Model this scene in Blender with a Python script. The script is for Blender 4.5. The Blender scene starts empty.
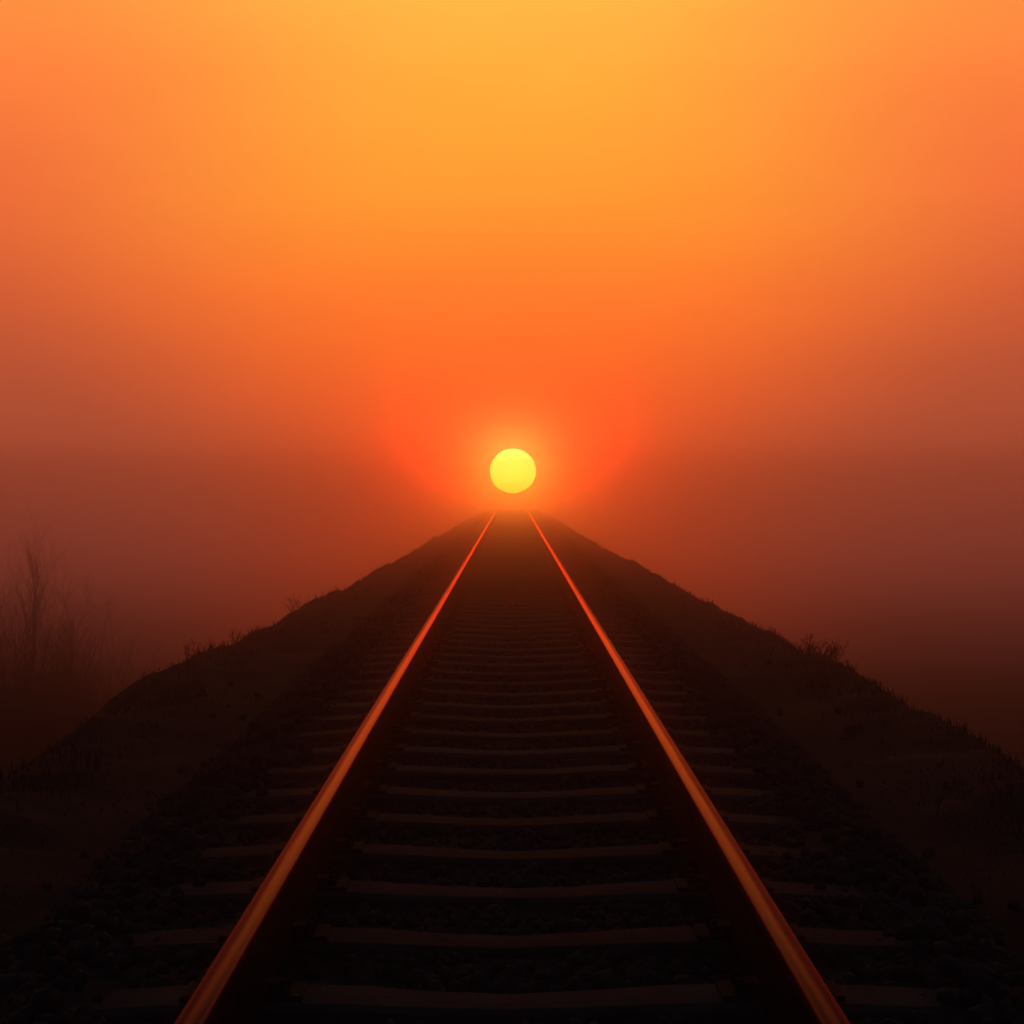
import bpy, bmesh, math, random
import numpy as np
from mathutils import Vector, Matrix, noise

random.seed(7)
rng = np.random.default_rng(11)
scene = bpy.context.scene
COL = scene.collection
R = math.radians

# ------------------------------------------------------------------ helpers
def mesh_obj(name, verts, faces, mat, parent=None, smooth=False):
    me = bpy.data.meshes.new(name)
    me.from_pydata([tuple(v) for v in verts], [], [tuple(f) for f in faces])
    me.materials.append(mat)
    if smooth:
        me.polygons.foreach_set('use_smooth', [True] * len(me.polygons))
    me.update()
    o = bpy.data.objects.new(name, me)
    COL.objects.link(o)
    if parent is not None:
        o.parent = parent
    return o

def tri_obj(name, V, T, mat):
    """fast build of a big triangle mesh from numpy arrays"""
    me = bpy.data.meshes.new(name)
    me.vertices.add(len(V)); me.vertices.foreach_set('co', np.asarray(V, dtype=np.float32).ravel())
    n = len(T)
    me.loops.add(n * 3); me.loops.foreach_set('vertex_index', np.asarray(T, dtype=np.int32).ravel())
    me.polygons.add(n)
    me.polygons.foreach_set('loop_start', np.arange(0, n * 3, 3, dtype=np.int32))
    me.materials.append(mat)
    me.update(calc_edges=True); me.validate()
    o = bpy.data.objects.new(name, me); COL.objects.link(o)
    return o

def thing(o, label, cat, group=None):
    o['label'] = label; o['category'] = cat
    if group: o['group'] = group
    return o

def structure(o):
    o['kind'] = 'structure'; return o

def empty(name, loc):
    o = bpy.data.objects.new(name, None); o.location = loc
    o.empty_display_size = .2; COL.objects.link(o); return o

def fbm(x, y, s, seed=0.0, oct=4):
    return noise.fractal(Vector((x * s, y * s, seed)), 1.0, 2.0, oct)

# ------------------------------------------------------------------ materials
def nodes(mat):
    mat.use_nodes = True
    return mat.node_tree.nodes, mat.node_tree.links

def surface(name, c1, c2, scale, rough=.9, spec=.3, bump=.0, bscale=40, coords='Object', rnd=0.0):
    m = bpy.data.materials.new(name); N, L = nodes(m)
    b = N['Principled BSDF']
    tc = N.new('ShaderNodeTexCoord')
    nz = N.new('ShaderNodeTexNoise'); nz.inputs['Scale'].default_value = scale
    nz.inputs['Detail'].default_value = 8; nz.inputs['Roughness'].default_value = .65
    L.new(tc.outputs[coords], nz.inputs['Vector'])
    cr = N.new('ShaderNodeValToRGB')
    cr.color_ramp.elements[0].position = .35; cr.color_ramp.elements[0].color = (*c1, 1)
    cr.color_ramp.elements[1].position = .68; cr.color_ramp.elements[1].color = (*c2, 1)
    L.new(nz.outputs['Fac'], cr.inputs['Fac'])
    out = cr.outputs['Color']
    if rnd:
        oi = N.new('ShaderNodeObjectInfo')
        mr = N.new('ShaderNodeMapRange')
        mr.inputs['To Min'].default_value = 1 - rnd; mr.inputs['To Max'].default_value = 1 + rnd
        L.new(oi.outputs['Random'], mr.inputs['Value'])
        hs = N.new('ShaderNodeHueSaturation')
        L.new(mr.outputs['Result'], hs.inputs['Value']); L.new(out, hs.inputs['Color'])
        out = hs.outputs['Color']
    L.new(out, b.inputs['Base Color'])
    b.inputs['Roughness'].default_value = rough
    b.inputs['Specular IOR Level'].default_value = spec
    if bump:
        n2 = N.new('ShaderNodeTexNoise'); n2.inputs['Scale'].default_value = bscale
        n2.inputs['Detail'].default_value = 6
        L.new(tc.outputs[coords], n2.inputs['Vector'])
        bp = N.new('ShaderNodeBump'); bp.inputs['Strength'].default_value = bump
        bp.inputs['Distance'].default_value = .02
        L.new(n2.outputs['Fac'], bp.inputs['Height']); L.new(bp.outputs['Normal'], b.inputs['Normal'])
    return m

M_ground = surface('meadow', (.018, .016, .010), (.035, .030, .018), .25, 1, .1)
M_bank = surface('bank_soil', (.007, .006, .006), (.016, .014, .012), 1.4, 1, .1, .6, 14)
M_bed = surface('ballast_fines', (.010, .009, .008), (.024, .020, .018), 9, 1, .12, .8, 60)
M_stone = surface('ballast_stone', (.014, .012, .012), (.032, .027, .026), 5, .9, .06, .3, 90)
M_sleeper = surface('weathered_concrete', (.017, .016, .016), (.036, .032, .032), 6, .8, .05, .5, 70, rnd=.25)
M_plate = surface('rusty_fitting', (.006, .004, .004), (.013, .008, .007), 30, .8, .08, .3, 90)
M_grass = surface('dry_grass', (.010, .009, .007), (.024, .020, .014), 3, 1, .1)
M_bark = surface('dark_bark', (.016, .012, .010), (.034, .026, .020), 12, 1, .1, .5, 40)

def rail_material():
    m = bpy.data.materials.new('worn_rail_steel'); N, L = nodes(m)
    b = N['Principled BSDF']
    tc = N.new('ShaderNodeTexCoord')
    sep = N.new('ShaderNodeSeparateXYZ'); L.new(tc.outputs['Object'], sep.inputs[0])
    # local +X is the gauge side: the wheel-polished band lies there, the field side stays rusty
    wn = N.new('ShaderNodeTexNoise'); wn.inputs['Scale'].default_value = 1.0; wn.inputs['Detail'].default_value = 6
    mp = N.new('ShaderNodeMapping'); mp.inputs['Scale'].default_value = (60, 1.2, 60)
    L.new(tc.outputs['Object'], mp.inputs['Vector']); L.new(mp.outputs['Vector'], wn.inputs['Vector'])
    wob = N.new('ShaderNodeMath'); wob.operation = 'MULTIPLY_ADD'
    L.new(wn.outputs['Fac'], wob.inputs[0]); wob.inputs[1].default_value = .014; L.new(sep.outputs['X'], wob.inputs[2])
    band = N.new('ShaderNodeMapRange'); band.interpolation_type = 'SMOOTHSTEP'
    band.inputs['From Min'].default_value = -.008; band.inputs['From Max'].default_value = .014
    L.new(wob.outputs[0], band.inputs['Value'])
    top = N.new('ShaderNodeMapRange'); top.inputs['From Min'].default_value = -.020; top.inputs['From Max'].default_value = -.006
    L.new(sep.outputs['Z'], top.inputs['Value'])
    mul = N.new('ShaderNodeMath'); mul.operation = 'MULTIPLY'
    L.new(band.outputs[0], mul.inputs[0]); L.new(top.outputs[0], mul.inputs[1])
    mix = N.new('ShaderNodeMix'); mix.data_type = 'RGBA'
    mix.inputs['A'].default_value = (.040, .011, .008, 1); mix.inputs['B'].default_value = (.085, .020, .016, 1)
    L.new(mul.outputs[0], mix.inputs['Factor'])
    web = N.new('ShaderNodeMapRange'); web.inputs['From Min'].default_value = -.040; web.inputs['From Max'].default_value = -.020
    L.new(sep.outputs['Z'], web.inputs['Value'])          # the head is worn, web and foot carry matt grimy rust
    mixw = N.new('ShaderNodeMix'); mixw.data_type = 'RGBA'
    mixw.inputs['A'].default_value = (.016, .008, .006, 1)
    L.new(web.outputs[0], mixw.inputs['Factor']); L.new(mix.outputs['Result'], mixw.inputs['B'])
    L.new(mixw.outputs['Result'], b.inputs['Base Color'])
    rg = N.new('ShaderNodeMapRange'); rg.inputs['To Min'].default_value = .34; rg.inputs['To Max'].default_value = .15
    L.new(mul.outputs[0], rg.inputs['Value']); L.new(rg.outputs[0], b.inputs['Roughness'])
    sp = N.new('ShaderNodeMapRange'); sp.inputs['To Min'].default_value = .30; sp.inputs['To Max'].default_value = .50
    L.new(mul.outputs[0], sp.inputs['Value']); spw = N.new('ShaderNodeMath'); spw.operation = 'MULTIPLY'
    L.new(sp.outputs[0], spw.inputs[0]); L.new(web.outputs[0], spw.inputs[1]); L.new(spw.outputs[0], b.inputs['Specular IOR Level'])
    fine = N.new('ShaderNodeTexNoise'); fine.inputs['Scale'].default_value = 1; fine.inputs['Detail'].default_value = 5
    mp2 = N.new('ShaderNodeMapping'); mp2.inputs['Scale'].default_value = (300, 14, 300)
    L.new(tc.outputs['Object'], mp2.inputs['Vector']); L.new(mp2.outputs['Vector'], fine.inputs['Vector'])
    bp = N.new('ShaderNodeBump'); bp.inputs['Strength'].default_value = .12; bp.inputs['Distance'].default_value = .004
    L.new(fine.outputs['Fac'], bp.inputs['Height']); L.new(bp.outputs['Normal'], b.inputs['Normal'])
    # thin red oxide film over the steel: a tinted reflection that grows towards grazing view
    b.inputs['Specular IOR Level'].default_value = 0
    for l in list(b.inputs['Specular IOR Level'].links): L.remove(l)
    gl = N.new('ShaderNodeBsdfAnisotropic')
    gl.inputs['Color'].default_value = (1, .40, .42, 1)
    grr = N.new('ShaderNodeMapRange'); grr.inputs['To Min'].default_value = .26; grr.inputs['To Max'].default_value = .10
    L.new(mul.outputs[0], grr.inputs['Value']); L.new(grr.outputs[0], gl.inputs['Roughness'])
    L.new(bp.outputs['Normal'], gl.inputs['Normal'])
    fr = N.new('ShaderNodeFresnel'); fr.inputs['IOR'].default_value = 1.25
    amt = N.new('ShaderNodeMapRange'); amt.inputs['To Min'].default_value = .38; amt.inputs['To Max'].default_value = 1.0
    L.new(mul.outputs[0], amt.inputs['Value'])
    f1 = N.new('ShaderNodeMath'); f1.operation = 'MULTIPLY'; 
    sq = N.new('ShaderNodeMath'); sq.operation = 'MULTIPLY'; L.new(fr.outputs[0], sq.inputs[0]); L.new(fr.outputs[0], sq.inputs[1])
    sk = N.new('ShaderNodeMath'); sk.operation = 'MULTIPLY'; sk.use_clamp = True; L.new(sq.outputs[0], sk.inputs[0]); sk.inputs[1].default_value = 3.6
    L.new(sk.outputs[0], f1.inputs[0]); L.new(amt.outputs[0], f1.inputs[1])
    f2 = N.new('ShaderNodeMath'); f2.operation = 'MULTIPLY'; L.new(f1.outputs[0], f2.inputs[0]); L.new(web.outputs[0], f2.inputs[1])
    ms = N.new('ShaderNodeMixShader')
    L.new(f2.outputs[0], ms.inputs[0]); L.new(b.outputs[0], ms.inputs[1]); L.new(gl.outputs[0], ms.inputs[2])
    L.new(ms.outputs[0], N['Material Output'].inputs['Surface'])
    return m
M_rail = rail_material()

# ------------------------------------------------------------------ line of the track
CREST, VR = 74.0, 7000.0
def tz(y):                       # height of the rail top along the line: level, then over a long crest
    return 0.0 if y < CREST else -((y - CREST) ** 2) / (2 * VR)
def tslope(y):
    return 0.0 if y < CREST else -(y - CREST) / VR
LOW = -9.0                       # the land beside the embankment

# ground
gx = np.concatenate([np.linspace(-103, -40, 18), np.linspace(-36, 36, 37), np.linspace(40, 103, 18)])
gy = np.concatenate([np.linspace(-40, 60, 55), np.linspace(63, 93.5, 16)])
V = []; F = []
for y in gy:
    for x in gx:
        V.append((x, y, LOW + .35 * fbm(x, y, .03, 3.1) + .12 * fbm(x, y, .3, 1.7)))
nx = len(gx)
for j in range(len(gy) - 1):
    for i in range(nx - 1):
        a = j * nx + i; F.append((a, a + 1, a + 1 + nx, a + nx))
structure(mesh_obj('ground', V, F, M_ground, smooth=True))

# embankment with grassy shoulders
def bank_z(x, y):
    ax = abs(x); s = 1 if x > 0 else -1
    far = max(0.0, min(1.0, (y - 14) / 62)) ** .8     # the shoulder narrows and sinks further along
    edge = 2.66 - .72 * far + .20 * fbm(s * 4.0, y, .25, 5.0) + .10 * fbm(s * 9.0, y, .9, 2.0)
    rise = .11 - .22 * far
    if ax < edge:
        z = -.36 + rise * max(0, min(1, (ax - 1.7) / .8))
    else:
        z = -.36 + rise * max(0, min(1, (edge - 1.7) / .8)) - (ax - edge) / 1.35
    k = max(0, min(1, (ax - 1.6) / .6))
    z += k * (.075 * fbm(x, y, .8, 8.0) + .05 * fbm(x, y, 2.6, 4.0))
    return z + tz(y)
bxs = np.concatenate([np.linspace(-17, -3.6, 30), np.linspace(-3.4, -1.5, 22), np.linspace(-1.2, 1.2, 5),
                      np.linspace(1.5, 3.4, 22), np.linspace(3.6, 17, 30)])
bys = np.concatenate([np.arange(-30, 40, .15), np.arange(40, 93, .4)])
V = []; F = []
for y in bys:
    for x in bxs:
        z = bank_z(x, y)
        V.append((x, y, z))
nx = len(bxs)
for j in range(len(bys) - 1):
    for i in range(nx - 1):
        a = j * nx + i; F.append((a, a + 1, a + 1 + nx, a + nx))
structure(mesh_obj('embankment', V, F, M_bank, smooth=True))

# ballast bed
def bed_z(x, y):
    ax = abs(x)
    z = -.245 if ax < 1.45 else -.250 - (ax - 1.45) * .42
    if .60 < ax < .90: z -= .015
    if .92 < ax < 1.6: z += .034 * min(1, (ax - .92) / .3, (1.6 - ax) / .2)
    z += .016 * fbm(x, y, 5.0, 6.0) + .02 * fbm(x, y, 1.3, 2.2)
    return z + tz(y)
xs = np.linspace(-1.9, 1.9, 58)
ys = np.concatenate([np.arange(-6, 26, .07), np.arange(26, 93, .4)])
V = [(x, y, bed_z(x, y)) for y in ys for x in xs]; F = []
nx = len(xs)
for j in range(len(ys) - 1):
    for i in range(nx - 1):
        a = j * nx + i; F.append((a, a + 1, a + 1 + nx, a + nx))
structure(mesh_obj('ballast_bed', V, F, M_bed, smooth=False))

# ballast stones: uncountable, one object
phi = (1 + 5 ** .5) / 2
ICO_V = np.array([(-1, phi, 0), (1, phi, 0), (-1, -phi, 0), (1, -phi, 0), (0, -1, phi), (0, 1, phi), (0, -1, -phi),
                  (0, 1, -phi), (phi, 0, -1), (phi, 0, 1), (-phi, 0, -1), (-phi, 0, 1)]) / math.sqrt(1 + phi * phi)
ICO_F = np.array([(0, 11, 5), (0, 5, 1), (0, 1, 7), (0, 7, 10), (0, 10, 11), (1, 5, 9), (5, 11, 4), (11, 10, 2), (10, 7, 6),
                  (7, 1, 8), (3, 9, 4), (3, 4, 2), (3, 2, 6), (3, 6, 8), (3, 8, 9), (4, 9, 5), (2, 4, 11), (6, 2, 10), (8, 6, 7), (9, 8, 1)])
SP = .62
def on_sleeper(x, y):
    q = (y - 2.16 + SP / 2) % SP - SP / 2
    return abs(q) < .125 and abs(x) < 1.28
SV = []; ST = []; cnt = 0
def stone(x, y, z, r):
    global cnt
    q = ICO_V * (rng.uniform(.62, 1.25, (12, 1))) * (r * rng.uniform(.7, 1.25, 3))
    a = rng.uniform(0, 6.283); c, s = math.cos(a), math.sin(a)
    b = rng.uniform(-.6, .6); cb, sb = math.cos(b), math.sin(b)
    Rm = np.array([[c, -s * cb, s * sb], [s, c * cb, -c * sb], [0, sb, cb]])
    SV.append(q @ Rm.T + (x, y, z)); ST.append(ICO_F + cnt); cnt += 12
placed = 0
while placed < 26000:
    y = 1.6 + 46 * random.random() ** 1.5
    x = random.uniform(-1.85, 1.85)
    if abs(abs(x) - .755) < .10: continue
    if on_sleeper(x, y) and (abs(x) < .98 or random.random() < .8): continue
    r = random.uniform(.018, .036)
    stone(x, y, bed_z(x, y) + r * .35, r); placed += 1
# stones heaped at the sleeper ends and a few kicked up onto the sleepers
for k in range(1500):
    y = 2 + 34 * random.random() ** 1.3; s = random.choice((-1, 1))
    x = s * random.uniform(1.22, 1.62); r = random.uniform(.024, .046)
    stone(x, y, bed_z(x, y) + r * random.uniform(.5, 1.3), r)
for k in range(500):
    y = 2 + 34 * random.random() ** 1.3
    x = random.uniform(-1.9, 1.9) + random.choice((-1, 1)) * .35; r = random.uniform(.02, .04)
    if abs(x) < 1.7: continue
    stone(x, y, bank_z(x, y) + r * .4, r)
o = tri_obj('ballast', np.concatenate(SV), np.concatenate(ST), M_stone); o['kind'] = 'stuff'

# ------------------------------------------------------------------ rails
def rail_profile():
    half = [(.000, .0000), (.012, -.0004), (.022, -.0016), (.030, -.0048), (.0345, -.0100), (.0360, -.0170), (.0360, -.034),
            (.028, -.044), (.012, -.052), (.0085, -.070), (.0085, -.115), (.013, -.138), (.030, -.150), (.072, -.160), (.075, -.172)]
    right = half; left = [(-x, z) for x, z in half[::-1] if x > 0]
    return right + left
PROF = rail_profile()
RY = np.concatenate([np.arange(-6, 60, 1.2), np.arange(60, 94, 3.0)])
def make_rail(side):
    V = []; F = []; n = len(PROF)
    for y in RY:
        dx = .0025 * fbm(side * 3, y, .08, 9.0); dz = .003 * fbm(side * 7, y, .05, 4.0)
        for (px, pz) in PROF:
            V.append((px + dx, y, pz + dz + tz(y)))
    for j in range(len(RY) - 1):
        for i in range(n):
            a = j * n + i; b = j * n + (i + 1) % n
            F.append((a, a + n, b + n, b))
    F.append(tuple(range(n))); F.append(tuple(range((len(RY) - 1) * n, len(RY) * n))[::-1])
    o = mesh_obj('rail', V, F, M_rail)
    bm = bmesh.new(); bm.from_mesh(o.data); bmesh.ops.recalc_face_normals(bm, faces=bm.faces); bm.to_mesh(o.data); bm.free()
    for p in o.data.polygons: p.use_smooth = len(p.vertices) == 4
    o.data.update()
    return o
def box(V, F, c, s, bev=.0):
    x, y, z = c; a, b, h = s[0] / 2, s[1] / 2, s[2] / 2
    k = len(V)
    for zz, g in ((-h, 0), (h - bev, 0), (h, bev)):
        for sx, sy in ((-1, -1), (1, -1), (1, 1), (-1, 1)):
            V.append((x + sx * (a - g), y + sy * (b - g), z + zz))
    for l in (0, 4):
        for i in range(4):
            j = (i + 1) % 4; F.append((k + l + i, k + l + j, k + l + 4 + j, k + l + 4 + i))
    F.append((k + 3, k + 2, k + 1, k)); F.append((k + 8, k + 9, k + 10, k + 11))
def prism(V, F, c, r, h, n, axis='z'):
    k = len(V)
    for t in (0, 1):
        for i in range(n):
            a = 6.2832 * i / n; u, w = r * math.cos(a), r * math.sin(a)
            V.append((c[0] + u, c[1] + w, c[2] + t * h) if axis == 'z' else (c[0] + t * h, c[1] + u, c[2] + w))
    for i in range(n):
        j = (i + 1) % n; F.append((k + i, k + j, k + n + j, k + n + i))
    F.append(tuple(k + i for i in range(n))[::-1]); F.append(tuple(k + n + i for i in range(n)))
GA = .755
def joint(rail, y, out):
    """bolted joint bars on both faces of the rail web; out = sign of the outer face"""
    for s in (1, -1):
        V = []; F = []
        box(V, F, (s * .0185, y, tz(y) - .096), (.018, .62, .074), .004)
        fp = mesh_obj('joint_bar', V, F, M_plate, rail)
        for k in range(4):
            V = []; F = []
            yy = y - .225 + k * .15
            x0 = s * .0280
            prism(V, F, (x0, yy, tz(y) - .096), .017, s * .014, 6, 'x')
            prism(V, F, (x0 + s * .0142, yy, tz(y) - .096), .010, s * .034, 8, 'x')
            mesh_obj('bolt', V, F, M_plate, fp)
rl = make_rail(-1); rl.location = (-GA, 0, 0)
thing(rl, 'left steel rail glowing orange as it runs towards the sun', 'rail', 'rails of the track')
rr = make_rail(1); rr.rotation_euler = (0, 0, 0); rr.location = (GA, 0, 0)
# mirror the right rail so that its polished band is on the gauge side too
for v in rr.data.vertices: v.co.x = v.co.x
rr.scale = (-1, 1, 1)
thing(rr, 'right steel rail glowing orange as it runs towards the sun', 'rail', 'rails of the track')
for q in (rl, rr): joint(q, 16.05, -1)

# ------------------------------------------------------------------ sleepers
def sleeper_mesh(seed):
    st = [-1.25, -1.235, -1.1, -.95, -.86, -.755, -.65, -.56, -.42, -.22, 0, .22, .42, .56, .65, .755, .86, .95, 1.1, 1.235, 1.25]
    V = []; F = []
    for i, x in enumerate(st):
        ax = abs(x)
        t = max(0, min(1, ax / .60)); t = t * t * (3 - 2 * t)
        top = -.212 + .024 * t                       # dished middle, raised rail seats
        if ax > .9: top -= (ax - .9) * .05
        wt = .100 - .018 * (1 - t); wb = wt + .035
        j = lambda a: a * fbm(seed * 3.7 + x * 2, i * .7, 1.0, seed)
        if ax > 1.24: top -= .012; wt -= .012
        top += j(.004)
        V += [(x, -wb, -.42), (x, -wt - .006 + j(.006), top - .016), (x, -wt + .012, top), (x, 0, top + .002),
              (x, wt - .012, top), (x, wt + .006 + j(.006), top - .016), (x, wb, -.42)]
    n = 7
    for i in range(len(st) - 1):
        for k in range(n - 1):
            a = i * n + k; F.append((a, a + n, a + n + 1, a + 1))
    F.append(tuple(range(n))); F.append(tuple(range((len(st) - 1) * n, len(st) * n))[::-1])
    return V, F
protos = []
for s in range(5):
    V, F = sleeper_mesh(s + 1.3)
    o = mesh_obj('sleeper', V, F, M_sleeper)
    parts = []
    if True:
        for sd in (-1, 1):
            V = []; F = []
            box(V, F, (sd * GA, 0, -.181), (.34, .15, .014), .003)
            pl = mesh_obj('baseplate', V, F, M_plate, o)
            for (ox, oy) in ((-.115, .04), (-.115, -.04), (.115, .04), (.115, -.04)):
                V = []; F = []
                prism(V, F, (sd * GA + ox, oy, -.174), .016, .022, 6)
                prism(V, F, (sd * GA + ox, oy, -.1518), .010, .018, 8)
                mesh_obj('screw_spike', V, F, M_plate, pl)
            V = []; F = []
            for sx in (-1, 1):
                V = []; F = []
                box(V, F, (sd * GA + sx * .088, 0, -.157), (.062, .07, .012), .003)
                mesh_obj('rail_clip', V, F, M_plate, pl)
    protos.append(o)
def copy_sleeper(src, detailed):
    c = src.copy(); COL.objects.link(c)
    if detailed:
        for ch in src.children:
            d = ch.copy(); COL.objects.link(d); d.parent = c
            for g in ch.children:
                e = g.copy(); COL.objects.link(e); e.parent = d
    return c
ORD = ['Nearest', 'Second nearest', 'Third nearest', 'Fourth nearest', 'Fifth nearest', 'Sixth nearest', 'Seventh nearest',
       'Eighth nearest', 'Ninth nearest', 'Tenth nearest', 'Eleventh nearest', 'Twelfth nearest']
Y0 = 2.16
first = 4        # index of the first sleeper whose top is in the frame
for i in range(0, 146):
    src = protos[i] if i < 5 else protos[(i * 3 + i // 7) % 5]
    o = src if i < 5 else copy_sleeper(src, i < 45)
    y = Y0 + i * SP
    o.location = (random.uniform(-.02, .02) * 0, y + random.uniform(-.012, .012), tz(y))
    o.rotation_euler = (math.atan(tslope(y)), 0, R(random.uniform(-.35, .35)))
    k = i - first
    if 0 <= k < len(ORD):
        lab = ORD[k] + ' dark concrete sleeper in view, counted from the foot of the photo'
    elif k < 0:
        lab = 'dark concrete sleeper lying below the lower edge of the photo'
    elif k < 45:
        lab = 'dark concrete sleeper in the closely packed middle run before the fog'
    else:
        lab = 'sleeper far down the track, dissolving into the red fog'
    thing(o, lab, 'sleeper', 'sleepers under the rails')

# ------------------------------------------------------------------ grass on the shoulders (uncountable)
GV = []; GT = []; c = 0
def blade(x, y, z, h, w, lean, az):
    global c
    ca, sa = math.cos(az), math.sin(az)
    mx, my = lean * .35 * h * ca, lean * .35 * h * sa
    ex, ey = lean * h * ca, lean * h * sa
    px, py = -sa * w / 2, ca * w / 2
    GV.extend([(x - px, y - py, z), (x + px, y + py, z), (x + mx - px * .7, y + my - py * .7, z + h * .55),
               (x + mx + px * .7, y + my + py * .7, z + h * .55), (x + ex, y + ey, z + h)])
    GT.extend([(c, c + 1, c + 3), (c, c + 3, c + 2), (c + 2, c + 3, c + 4)]); c += 5
n = 0
while n < 52000:
    y = 2.2 + 72 * random.random() ** 1.7
    s = random.choice((-1, 1)); ax = 1.75 + abs(random.gauss(.95, .75))
    if ax > 6 or ax < 1.8: continue
    x = s * ax
    clump = fbm(x, y, 1.1, 21.0)
    if clump < random.uniform(-.45, .35): continue
    h = random.uniform(.02, .07) * (1 + .9 * max(0, clump))
    if ax < 2.2: h *= .5
    blade(x, y, bank_z(x, y) - .015, h, random.uniform(.004, .008) * (1 + y / 25), random.uniform(.1, .8), random.uniform(0, 6.28)); n += 1
o = tri_obj('grass', np.array(GV), np.array(GT), M_grass); o['kind'] = 'stuff'

# ------------------------------------------------------------------ branching plants
class Twigs:
    def __init__(self): self.V = []; self.F = []
    def tube(self, pts, rads, n=5):
        k0 = len(self.V)
        for i, p in enumerate(pts):
            d = (pts[min(i + 1, len(pts) - 1)] - pts[max(i - 1, 0)]).normalized()
            u = d.cross(Vector((.3, .9, .1))).normalized(); w = d.cross(u)
            for k in range(n):
                a = 6.2832 * k / n
                self.V.append(p + (u * math.cos(a) + w * math.sin(a)) * rads[i])
        for i in range(len(pts) - 1):
            for k in range(n):
                a = k0 + i * n + k; b = k0 + i * n + (k + 1) % n
                self.F.append((a, b, b + n, a + n))
        m = k0 + (len(pts) - 1) * n
        self.F.append(tuple(range(k0, k0 + n))[::-1]); self.F.append(tuple(range(m, m + n)))

def limb(rnd, p, d, L, r0, r1, bend=.15, up=.12, steps=6):
    pts = [p.copy()]; rads = [r0]; q = p.copy(); d = d.normalized()
    for i in range(steps):
        d = (d + Vector((rnd.gauss(0, bend), rnd.gauss(0, bend), rnd.gauss(0, bend) + up)) * .55).normalized()
        q = q + d * (L / steps); pts.append(q.copy()); rads.append(r0 + (r1 - r0) * (i + 1) / steps)
    return pts, rads

def bare_tree(name, loc, H, seed, label, lean=(0, 0), r=.045, nb=16, spread=.55, group=None, depth=3, cat='tree', density=1.0):
    rnd = random.Random(seed)
    root = empty(name, loc)
    tk = Twigs(); cr = Twigs()
    pts, rads = limb(rnd, Vector((0, 0, -.15)), Vector((lean[0], lean[1], 1)), H * .92, r, r * .12, .10, .02, 12)
    tk.tube(pts, rads, 7)
    def grow(p, d, L, r0, lev):
        steps = 6 if lev > 1 else 5
        ps, rs = limb(rnd, p, d, L, r0, max(r0 * .3, .004), .20, .26, steps)
        cr.tube(ps, rs, 5 if lev > 1 else 3)
        if lev <= 0: return
        m = max(2, int((rnd.randint(4, 6)) * density))
        for _ in range(m):
            i = rnd.randint(1, steps)
            dd = (ps[i] - ps[i - 1]).normalized()
            side = Vector((rnd.gauss(0, 1), rnd.gauss(0, 1), rnd.gauss(0, .4))).normalized()
            grow(ps[i], dd + side * rnd.uniform(.4, .8), L * rnd.uniform(.38, .62), rs[i] * .6, lev - 1)
    for k in range(nb):
        f = .16 + .84 * (k + rnd.random()) / nb
        x = f * 12; i = min(int(x), 11); p = pts[i].lerp(pts[i + 1], x - i)
        rr_ = rads[i] * .55
        az = k * 2.4 + rnd.uniform(-.5, .5)
        d = Vector((math.cos(az) * spread, math.sin(az) * spread, rnd.uniform(.5, 1.0)))
        grow(p, d, H * (.42 - .26 * f) * rnd.uniform(.7, 1.25), max(rr_, .005), depth - 1)
    mesh_obj('trunk', tk.V, tk.F, M_bark, root, True)
    mesh_obj('crown', cr.V, cr.F, M_bark, root, False)
    thing(root, label, cat, group)
    return root

def on_bank(px, D, side=-1):
    x = (px - 512) / 1655 * D
    z = max(bank_z(x, D), LOW)
    return (x, D, z)
bare_tree('bare_tree', on_bank(-4, 46), 8.3, 3, 'tallest thin bare tree standing in fog at the left edge of the photo', (.02, 0), .11, 20, .28, 'leafless trees in the fog')
bare_tree('bare_tree', on_bank(38, 48), 6.8, 8, 'shorter bare tree leaning right, just right of the tallest one', (.05, 0), .10, 18, .30, 'leafless trees in the fog')
bare_tree('bare_tree', on_bank(6, 50), 7.4, 15, 'bare tree half cut off by the left border of the photo', (-.03, 0), .10, 18, .30, 'leafless trees in the fog')
def bush(loc, H, seed, label, nstem, W, dens=1.0):
    rnd = random.Random(seed); t = Twigs()
    for s in range(nstem):
        az = rnd.uniform(0, 6.283); rr_ = W * .8 * rnd.random()
        p = Vector((math.cos(az) * rr_, math.sin(az) * rr_, -.1))
        d = Vector((math.cos(az) * rnd.uniform(.05, .4), math.sin(az) * rnd.uniform(.05, .4), 1))
        L = H * rnd.uniform(.55, 1.15)
        ps, rs = limb(rnd, p, d, L, .028, .006, .16, .05, 7); t.tube(ps, rs, 4)
        for k in range(int(12 * dens)):
            i = rnd.randint(1, 7); dd = (ps[i] - ps[i - 1]).normalized()
            dd = dd + Vector((rnd.gauss(0, .5), rnd.gauss(0, .5), rnd.gauss(0, .3)))
            p2, r2 = limb(rnd, ps[i], dd, L * rnd.uniform(.2, .45), .011, .004, .2, .15, 4); t.tube(p2, r2, 3)
            for q in range(3):
                j = rnd.randint(1, 4)
                d3 = (p2[j] - p2[j - 1]).normalized() + Vector((rnd.gauss(0, .5), rnd.gauss(0, .5), rnd.gauss(.1, .3)))
                p3, r3 = limb(rnd, p2[j], d3, L * rnd.uniform(.08, .2), .006, .003, .2, .1, 3); t.tube(p3, r3, 3)
    o = mesh_obj('bush', t.V, t.F, M_bark); o.location = loc
    thing(o, label, 'bush', 'bare bushes on the left bank')
    return o
bush(on_bank(40, 46), 4.4, 4, 'dense leafless bush below the two bare trees at left', 70, 1.4)
bush(on_bank(66, 47), 2.9, 9, 'low leafless bush to the right of the bare trees', 60, 1.2)
bush(on_bank(8, 45), 4.4, 12, 'leafless bush at the foot of the tallest bare tree', 70, 1.4)

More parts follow.
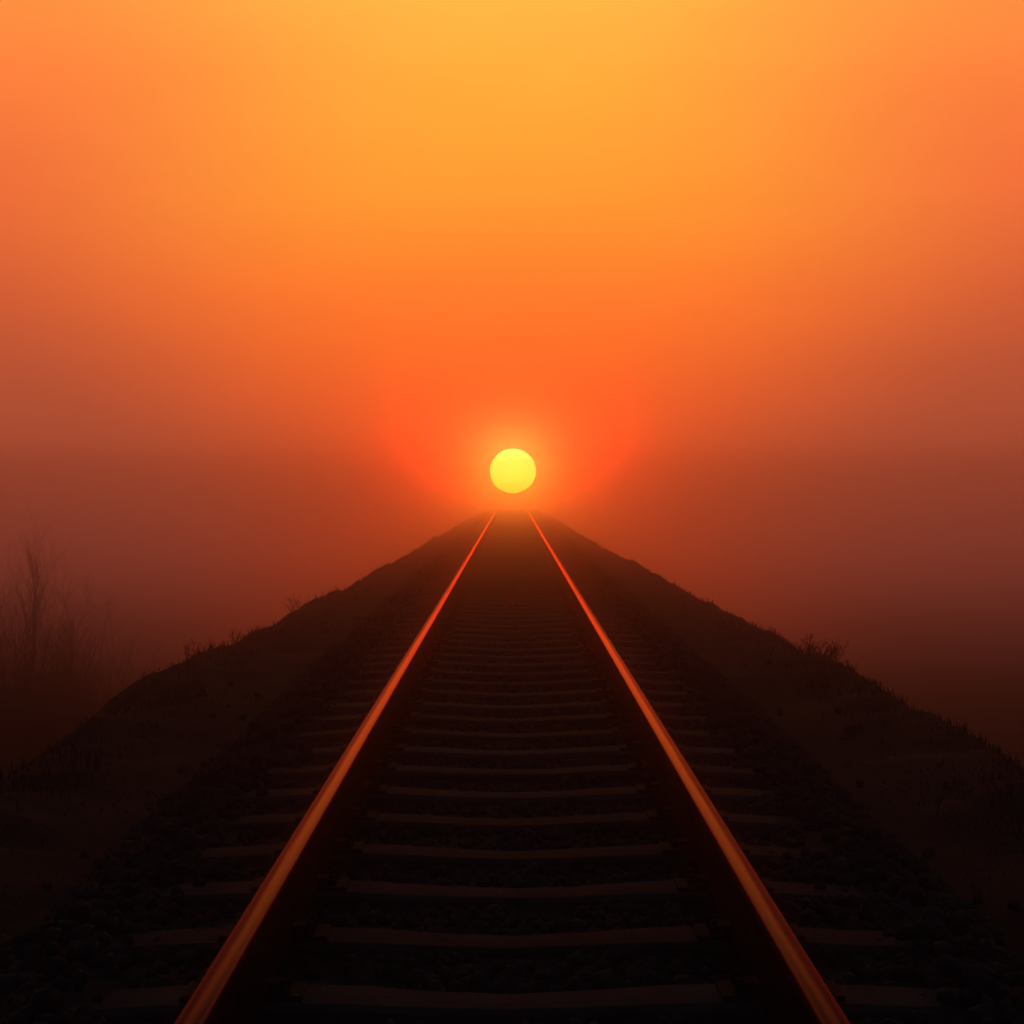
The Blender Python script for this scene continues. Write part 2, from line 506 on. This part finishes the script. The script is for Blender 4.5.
# ------------------------------------------------------------------ single weeds on the edge of the bank
def weed(px, D, H, n, seed, label, fork=.5, dx=0):
    rnd = random.Random(seed); t = Twigs()
    x = (px - 512) / 1655 * D; z = bank_z(x, D)
    for s in range(n):
        az = rnd.uniform(0, 6.283)
        p = Vector((rnd.gauss(0, .05), rnd.gauss(0, .05), -.03))
        d = Vector((math.cos(az) * fork, math.sin(az) * fork, 1))
        L = H * rnd.uniform(.6, 1.1)
        ps, rs = limb(rnd, p, d, L, .004, .0018, .14, 0, 6); t.tube(ps, rs, 4)
        for k in range(rnd.randint(3, 7)):
            i = rnd.randint(2, 6); dd = (ps[i] - ps[i - 1]).normalized() + Vector((rnd.gauss(0, .6), rnd.gauss(0, .6), .1))
            p2, r2 = limb(rnd, ps[i], dd, L * rnd.uniform(.15, .35), .0025, .0015, .2, .1, 3); t.tube(p2, r2, 3)
            # seed head
            e = p2[-1]; q = .003 + .002 * rnd.random()
            t.tube([e, e + Vector((0, 0, q)), e + Vector((0, 0, q * 3))], [.002, q * .7, .001], 5)
    o = mesh_obj('weed', t.V, t.F, M_grass); o.location = (x, D, z)
    thing(o, label, 'weed', 'dry weeds along the edge of the bank')
weed(824, 14.3, .19, 40, 1, 'widest bushy dry weed clump on the right edge of the bank', .75)
weed(806, 14.8, .17, 14, 2, 'dry weed just left of the widest clump on the right bank', .5)
weed(845, 13.9, .14, 16, 12, 'dry weed leaning out just right of the widest clump on the right bank', .7)
weed(237, 16.2, .24, 7, 3, 'upright spiky dry weed on the left edge of the bank', .18)
weed(206, 15.4, .20, 6, 4, 'small upright weed left of the spiky one on the left bank', .15)
weed(190, 15.0, .20, 7, 5, 'lowest upright weed on the left edge of the bank', .15)
weed(300, 21.0, .25, 12, 6, 'farthest fog faded weed on the left edge of the bank', .5)
weed(960, 11.2, .16, 10, 7, 'short weed at the right end of the dark bank', .4)

# ------------------------------------------------------------------ the sun
def uv_sphere(r, n=64, m=32):
    V = [(0, 0, r)]; F = []
    for j in range(1, m):
        for i in range(n):
            a, b = 6.28318530718 * i / n, math.pi * j / m
            V.append((r * math.sin(b) * math.cos(a), r * math.sin(b) * math.sin(a), r * math.cos(b)))
    V.append((0, 0, -r))
    for i in range(n): F.append((0, 1 + i, 1 + (i + 1) % n))
    for j in range(m - 2):
        for i in range(n):
            a = 1 + j * n + i; b = 1 + j * n + (i + 1) % n
            F.append((a, a + n, b + n, b))
    k = 1 + (m - 2) * n
    for i in range(n): F.append((len(V) - 1, k + (i + 1) % n, k + i))
    return V, F
SUN_EL, SUN_AZ = math.atan(13 / 1655), math.atan(1 / 1655)
SUN_D = 3000.0
sd = Vector((math.sin(SUN_AZ) * math.cos(SUN_EL), math.cos(SUN_AZ) * math.cos(SUN_EL), math.sin(SUN_EL)))
M_sun = bpy.data.materials.new('sun_fire'); N, L = nodes(M_sun)
for q in list(N):
    if q.type != 'OUTPUT_MATERIAL': N.remove(q)
em = N.new('ShaderNodeEmission'); L.new(em.outputs[0], N['Material Output'].inputs['Surface'])
SUN_E = 11.5
tcs = N.new('ShaderNodeTexCoord'); sps = N.new('ShaderNodeSeparateXYZ'); L.new(tcs.outputs['Generated'], sps.inputs[0])
crs = N.new('ShaderNodeValToRGB'); L.new(sps.outputs['Z'], crs.inputs['Fac'])
crs.color_ramp.elements[0].position = .0; crs.color_ramp.elements[0].color = (1, .54, .012, 1)
crs.color_ramp.elements[1].position = .75; crs.color_ramp.elements[1].color = (1, .84, .09, 1)
e_ = crs.color_ramp.elements.new(.35); e_.color = (1, .80, .045, 1)
L.new(crs.outputs[0], em.inputs['Color']); em.inputs['Strength'].default_value = SUN_E
V, F = uv_sphere(SUN_D * math.tan(23.0 / 1655))
so = mesh_obj('sun', V, F, M_sun, smooth=True)
so.location = sd * SUN_D + Vector((0, 0, 1.25)); so.scale = (1, 1, .955)
thing(so, 'round yellow sun hanging low over the end of the rails', 'sun')

# ------------------------------------------------------------------ haze
HAZE_DENS = .031
V = []; F = []
x0, x1, y0, y1, z0, z1 = -105, 105, -45, 95, LOW - 1.6, 2.6
V = [(x, y, z) for z in (z0, z1) for x, y in ((x0, y0), (x1, y0), (x1, y1), (x0, y1))]
F = [(3, 2, 1, 0), (4, 5, 6, 7), (0, 1, 5, 4), (1, 2, 6, 5), (2, 3, 7, 6), (3, 0, 4, 7)]
M_haze = bpy.data.materials.new('ground_haze'); N, L = nodes(M_haze)
for q in list(N):
    if q.type != 'OUTPUT_MATERIAL': N.remove(q)
pv = N.new('ShaderNodeVolumePrincipled')
pv.inputs['Color'].default_value = (.985, .86, .94, 1)
pv.inputs['Density'].default_value = HAZE_DENS
pv.inputs['Anisotropy'].default_value = .982
L.new(pv.outputs[0], N['Material Output'].inputs['Volume'])
hz = mesh_obj('haze', V, F, M_haze); hz['kind'] = 'stuff'

# ------------------------------------------------------------------ world: a low red sun's sky
w = bpy.data.worlds.new('World'); scene.world = w; w.use_nodes = True
N = w.node_tree.nodes; L = w.node_tree.links
bg = N['Background']
tc = N.new('ShaderNodeTexCoord')
sep = N.new('ShaderNodeSeparateXYZ'); L.new(tc.outputs['Generated'], sep.inputs[0])
def M(op, a, b=None, c=None):
    n = N.new('ShaderNodeMath'); n.operation = op
    for i, v in enumerate((a, b, c)):
        if v is None: continue
        if isinstance(v, (int, float)): n.inputs[i].default_value = v
        else: L.new(v, n.inputs[i])
    return n.outputs[0]
def ss(v, a, b, lo=0., hi=1.):
    n = N.new('ShaderNodeMapRange'); n.interpolation_type = 'SMOOTHSTEP'
    n.inputs['From Min'].default_value = a; n.inputs['From Max'].default_value = b
    n.inputs['To Min'].default_value = lo; n.inputs['To Max'].default_value = hi
    L.new(v, n.inputs['Value']); return n.outputs[0]
X, Y, Z = sep.outputs
def lin(c):
    return tuple(((v / 255) / 12.92 if v <= 10 else ((v / 255 + .055) / 1.055) ** 2.4) for v in c)
el = M('DEGREES', M('ARCSINE', Z)) if False else M('MULTIPLY', M('ARCSINE', Z), 57.2958)
az = M('MULTIPLY', M('ABSOLUTE', M('ARCTAN2', X, Y)), 57.2958)
E0, E1 = -20.0, 40.0
def ramp(stops):
    mr = N.new('ShaderNodeMapRange'); mr.inputs['From Min'].default_value = E0; mr.inputs['From Max'].default_value = E1
    L.new(el, mr.inputs['Value'])
    cr = N.new('ShaderNodeValToRGB'); L.new(mr.outputs[0], cr.inputs['Fac'])
    cr.color_ramp.interpolation = 'LINEAR'
    els = cr.color_ramp.elements
    while len(els) > 1: els.remove(els[-1])
    for i, (e, c) in enumerate(sorted(stops)):
        p = (e - E0) / (E1 - E0)
        q = els[0] if i == 0 else els.new(p)
        q.position = p; q.color = (*lin(c), 1)
    return cr.outputs['Color']
# elevation in degrees -> colour of the air in that direction
MID = ramp([(-20, (40, 12, 8)), (-8, (110, 38, 22)), (-3, (225, 75, 34)), (0, (248, 94, 40)), (3, (250, 101, 39)), (6.5, (258, 124, 45)),
            (10, (259, 157, 51)), (13.3, (260, 174, 59)), (16.5, (262, 189, 72)), (21, (130, 84, 48)), (27, (68, 60, 64)), (40, (58, 65, 82))])
SIDE = ramp([(-20, (14, 8, 8)), (-8, (16, 10, 10)), (-5, (66, 31, 27)), (-2.5, (184, 90, 70)), (0, (206, 101, 72)), (2, (180, 85, 56)), (4, (184, 84, 53)), (6.5, (210, 93, 54)), (10, (242, 110, 59)), (13.3, (256, 131, 62)), (16.5, (257, 152, 68)), (21, (120, 72, 48)), (27, (64, 58, 64)), (40, (58, 65, 82))])
BACK = ramp([(-20, (5, 4, 5)), (-3, (16, 10, 10)), (3, (38, 34, 40)), (16, (52, 56, 70)), (40, (58, 65, 82))])
def mixc(f, a, b, mode='MIX'):
    n = N.new('ShaderNodeMix'); n.data_type = 'RGBA'; n.blend_type = mode
    if isinstance(f, (int, float)): n.inputs['Factor'].default_value = f
    else: L.new(f, n.inputs['Factor'])
    for s, v in (('A', a), ('B', b)):
        if isinstance(v, tuple): n.inputs[s].default_value = v
        else: L.new(v, n.inputs[s])
    return n.outputs['Result']
width = ss(el, 0, 8, 13, 16)                # the bright column over the sun widens upwards
front = mixc(ss(M('DIVIDE', M('SUBTRACT', az, M('SUBTRACT', ss(el, 0, 7, 1.0, 4.0), ss(el, 8, 14, 0, 3.0))), width), 0, 1), MID, SIDE)
# slow drifting unevenness of the mist
mpn = N.new('ShaderNodeMapping'); mpn.inputs['Scale'].default_value = (5, 5, 16)
L.new(tc.outputs['Generated'], mpn.inputs['Vector'])
mn = N.new('ShaderNodeTexNoise'); mn.inputs['Scale'].default_value = 1.6; mn.inputs['Detail'].default_value = 4
L.new(mpn.outputs[0], mn.inputs['Vector'])
mv = N.new('ShaderNodeMapRange'); mv.inputs['To Min'].default_value = .93; mv.inputs['To Max'].default_value = 1.07
L.new(mn.outputs['Fac'], mv.inputs['Value'])
front = mixc(1.0, front, mv.outputs[0], 'MULTIPLY')
allr = mixc(ss(az, 20, 75), front, BACK)
# aureole round the sun
dot = N.new('ShaderNodeVectorMath'); dot.operation = 'DOT_PRODUCT'
L.new(tc.outputs['Generated'], dot.inputs[0]); dot.inputs[1].default_value = sd
ang = M('MULTIPLY', M('ARCCOSINE', M('MINIMUM', dot.outputs['Value'], 1.0)), 57.2958)
# the sun's light pooled low in the mist: wider than it is high
gh = M('DIVIDE', az, 1.1); up = M('SUBTRACT', el, 1.0)
gv = M('MAXIMUM', M('DIVIDE', up, .8), M('DIVIDE', up, -.4))    # fades faster towards the ground
gr = M('SQRT', M('ADD', M('MULTIPLY', gh, gh), M('MULTIPLY', gv, gv)))
g1 = M('EXPONENT', M('MULTIPLY', M('POWER', gr, 1.3), -1.0))
glow = mixc(g1, (0, 0, 0, 1), (62.0, .5, .1, 1))
sky = N.new('ShaderNodeTexSky'); sky.sky_type = 'NISHITA'; sky.sun_disc = False
sky.sun_elevation = SUN_EL; sky.sun_rotation = SUN_AZ
sky.air_density = 1.0; sky.dust_density = 6.0
nish = mixc(1.0, sky.outputs[0], (.010, .0035, .001, 1), 'MULTIPLY')
tot = mixc(1.0, mixc(1.0, allr, glow, 'ADD'), nish, 'ADD')
L.new(tot, bg.inputs['Color']); bg.inputs['Strength'].default_value = 1.0

# ------------------------------------------------------------------ camera
cam = bpy.data.cameras.new('camera'); co = bpy.data.objects.new('camera', cam); COL.objects.link(co)
cam.sensor_width = 36; cam.lens = 1655 / 1024 * 36
cam.clip_start = .05; cam.clip_end = 8000
co.location = (0, 0, 1.25); co.rotation_euler = (R(90) - math.atan(28 / 1655), 0, 0)
scene.camera = co

scene.render.engine = 'CYCLES'
scene.cycles.max_bounces = 6; scene.cycles.volume_bounces = 1
scene.cycles.use_denoising = True
scene.view_settings.view_transform = 'Standard'; scene.view_settings.look = 'None'
scene.view_settings.exposure = 0; scene.view_settings.gamma = 1
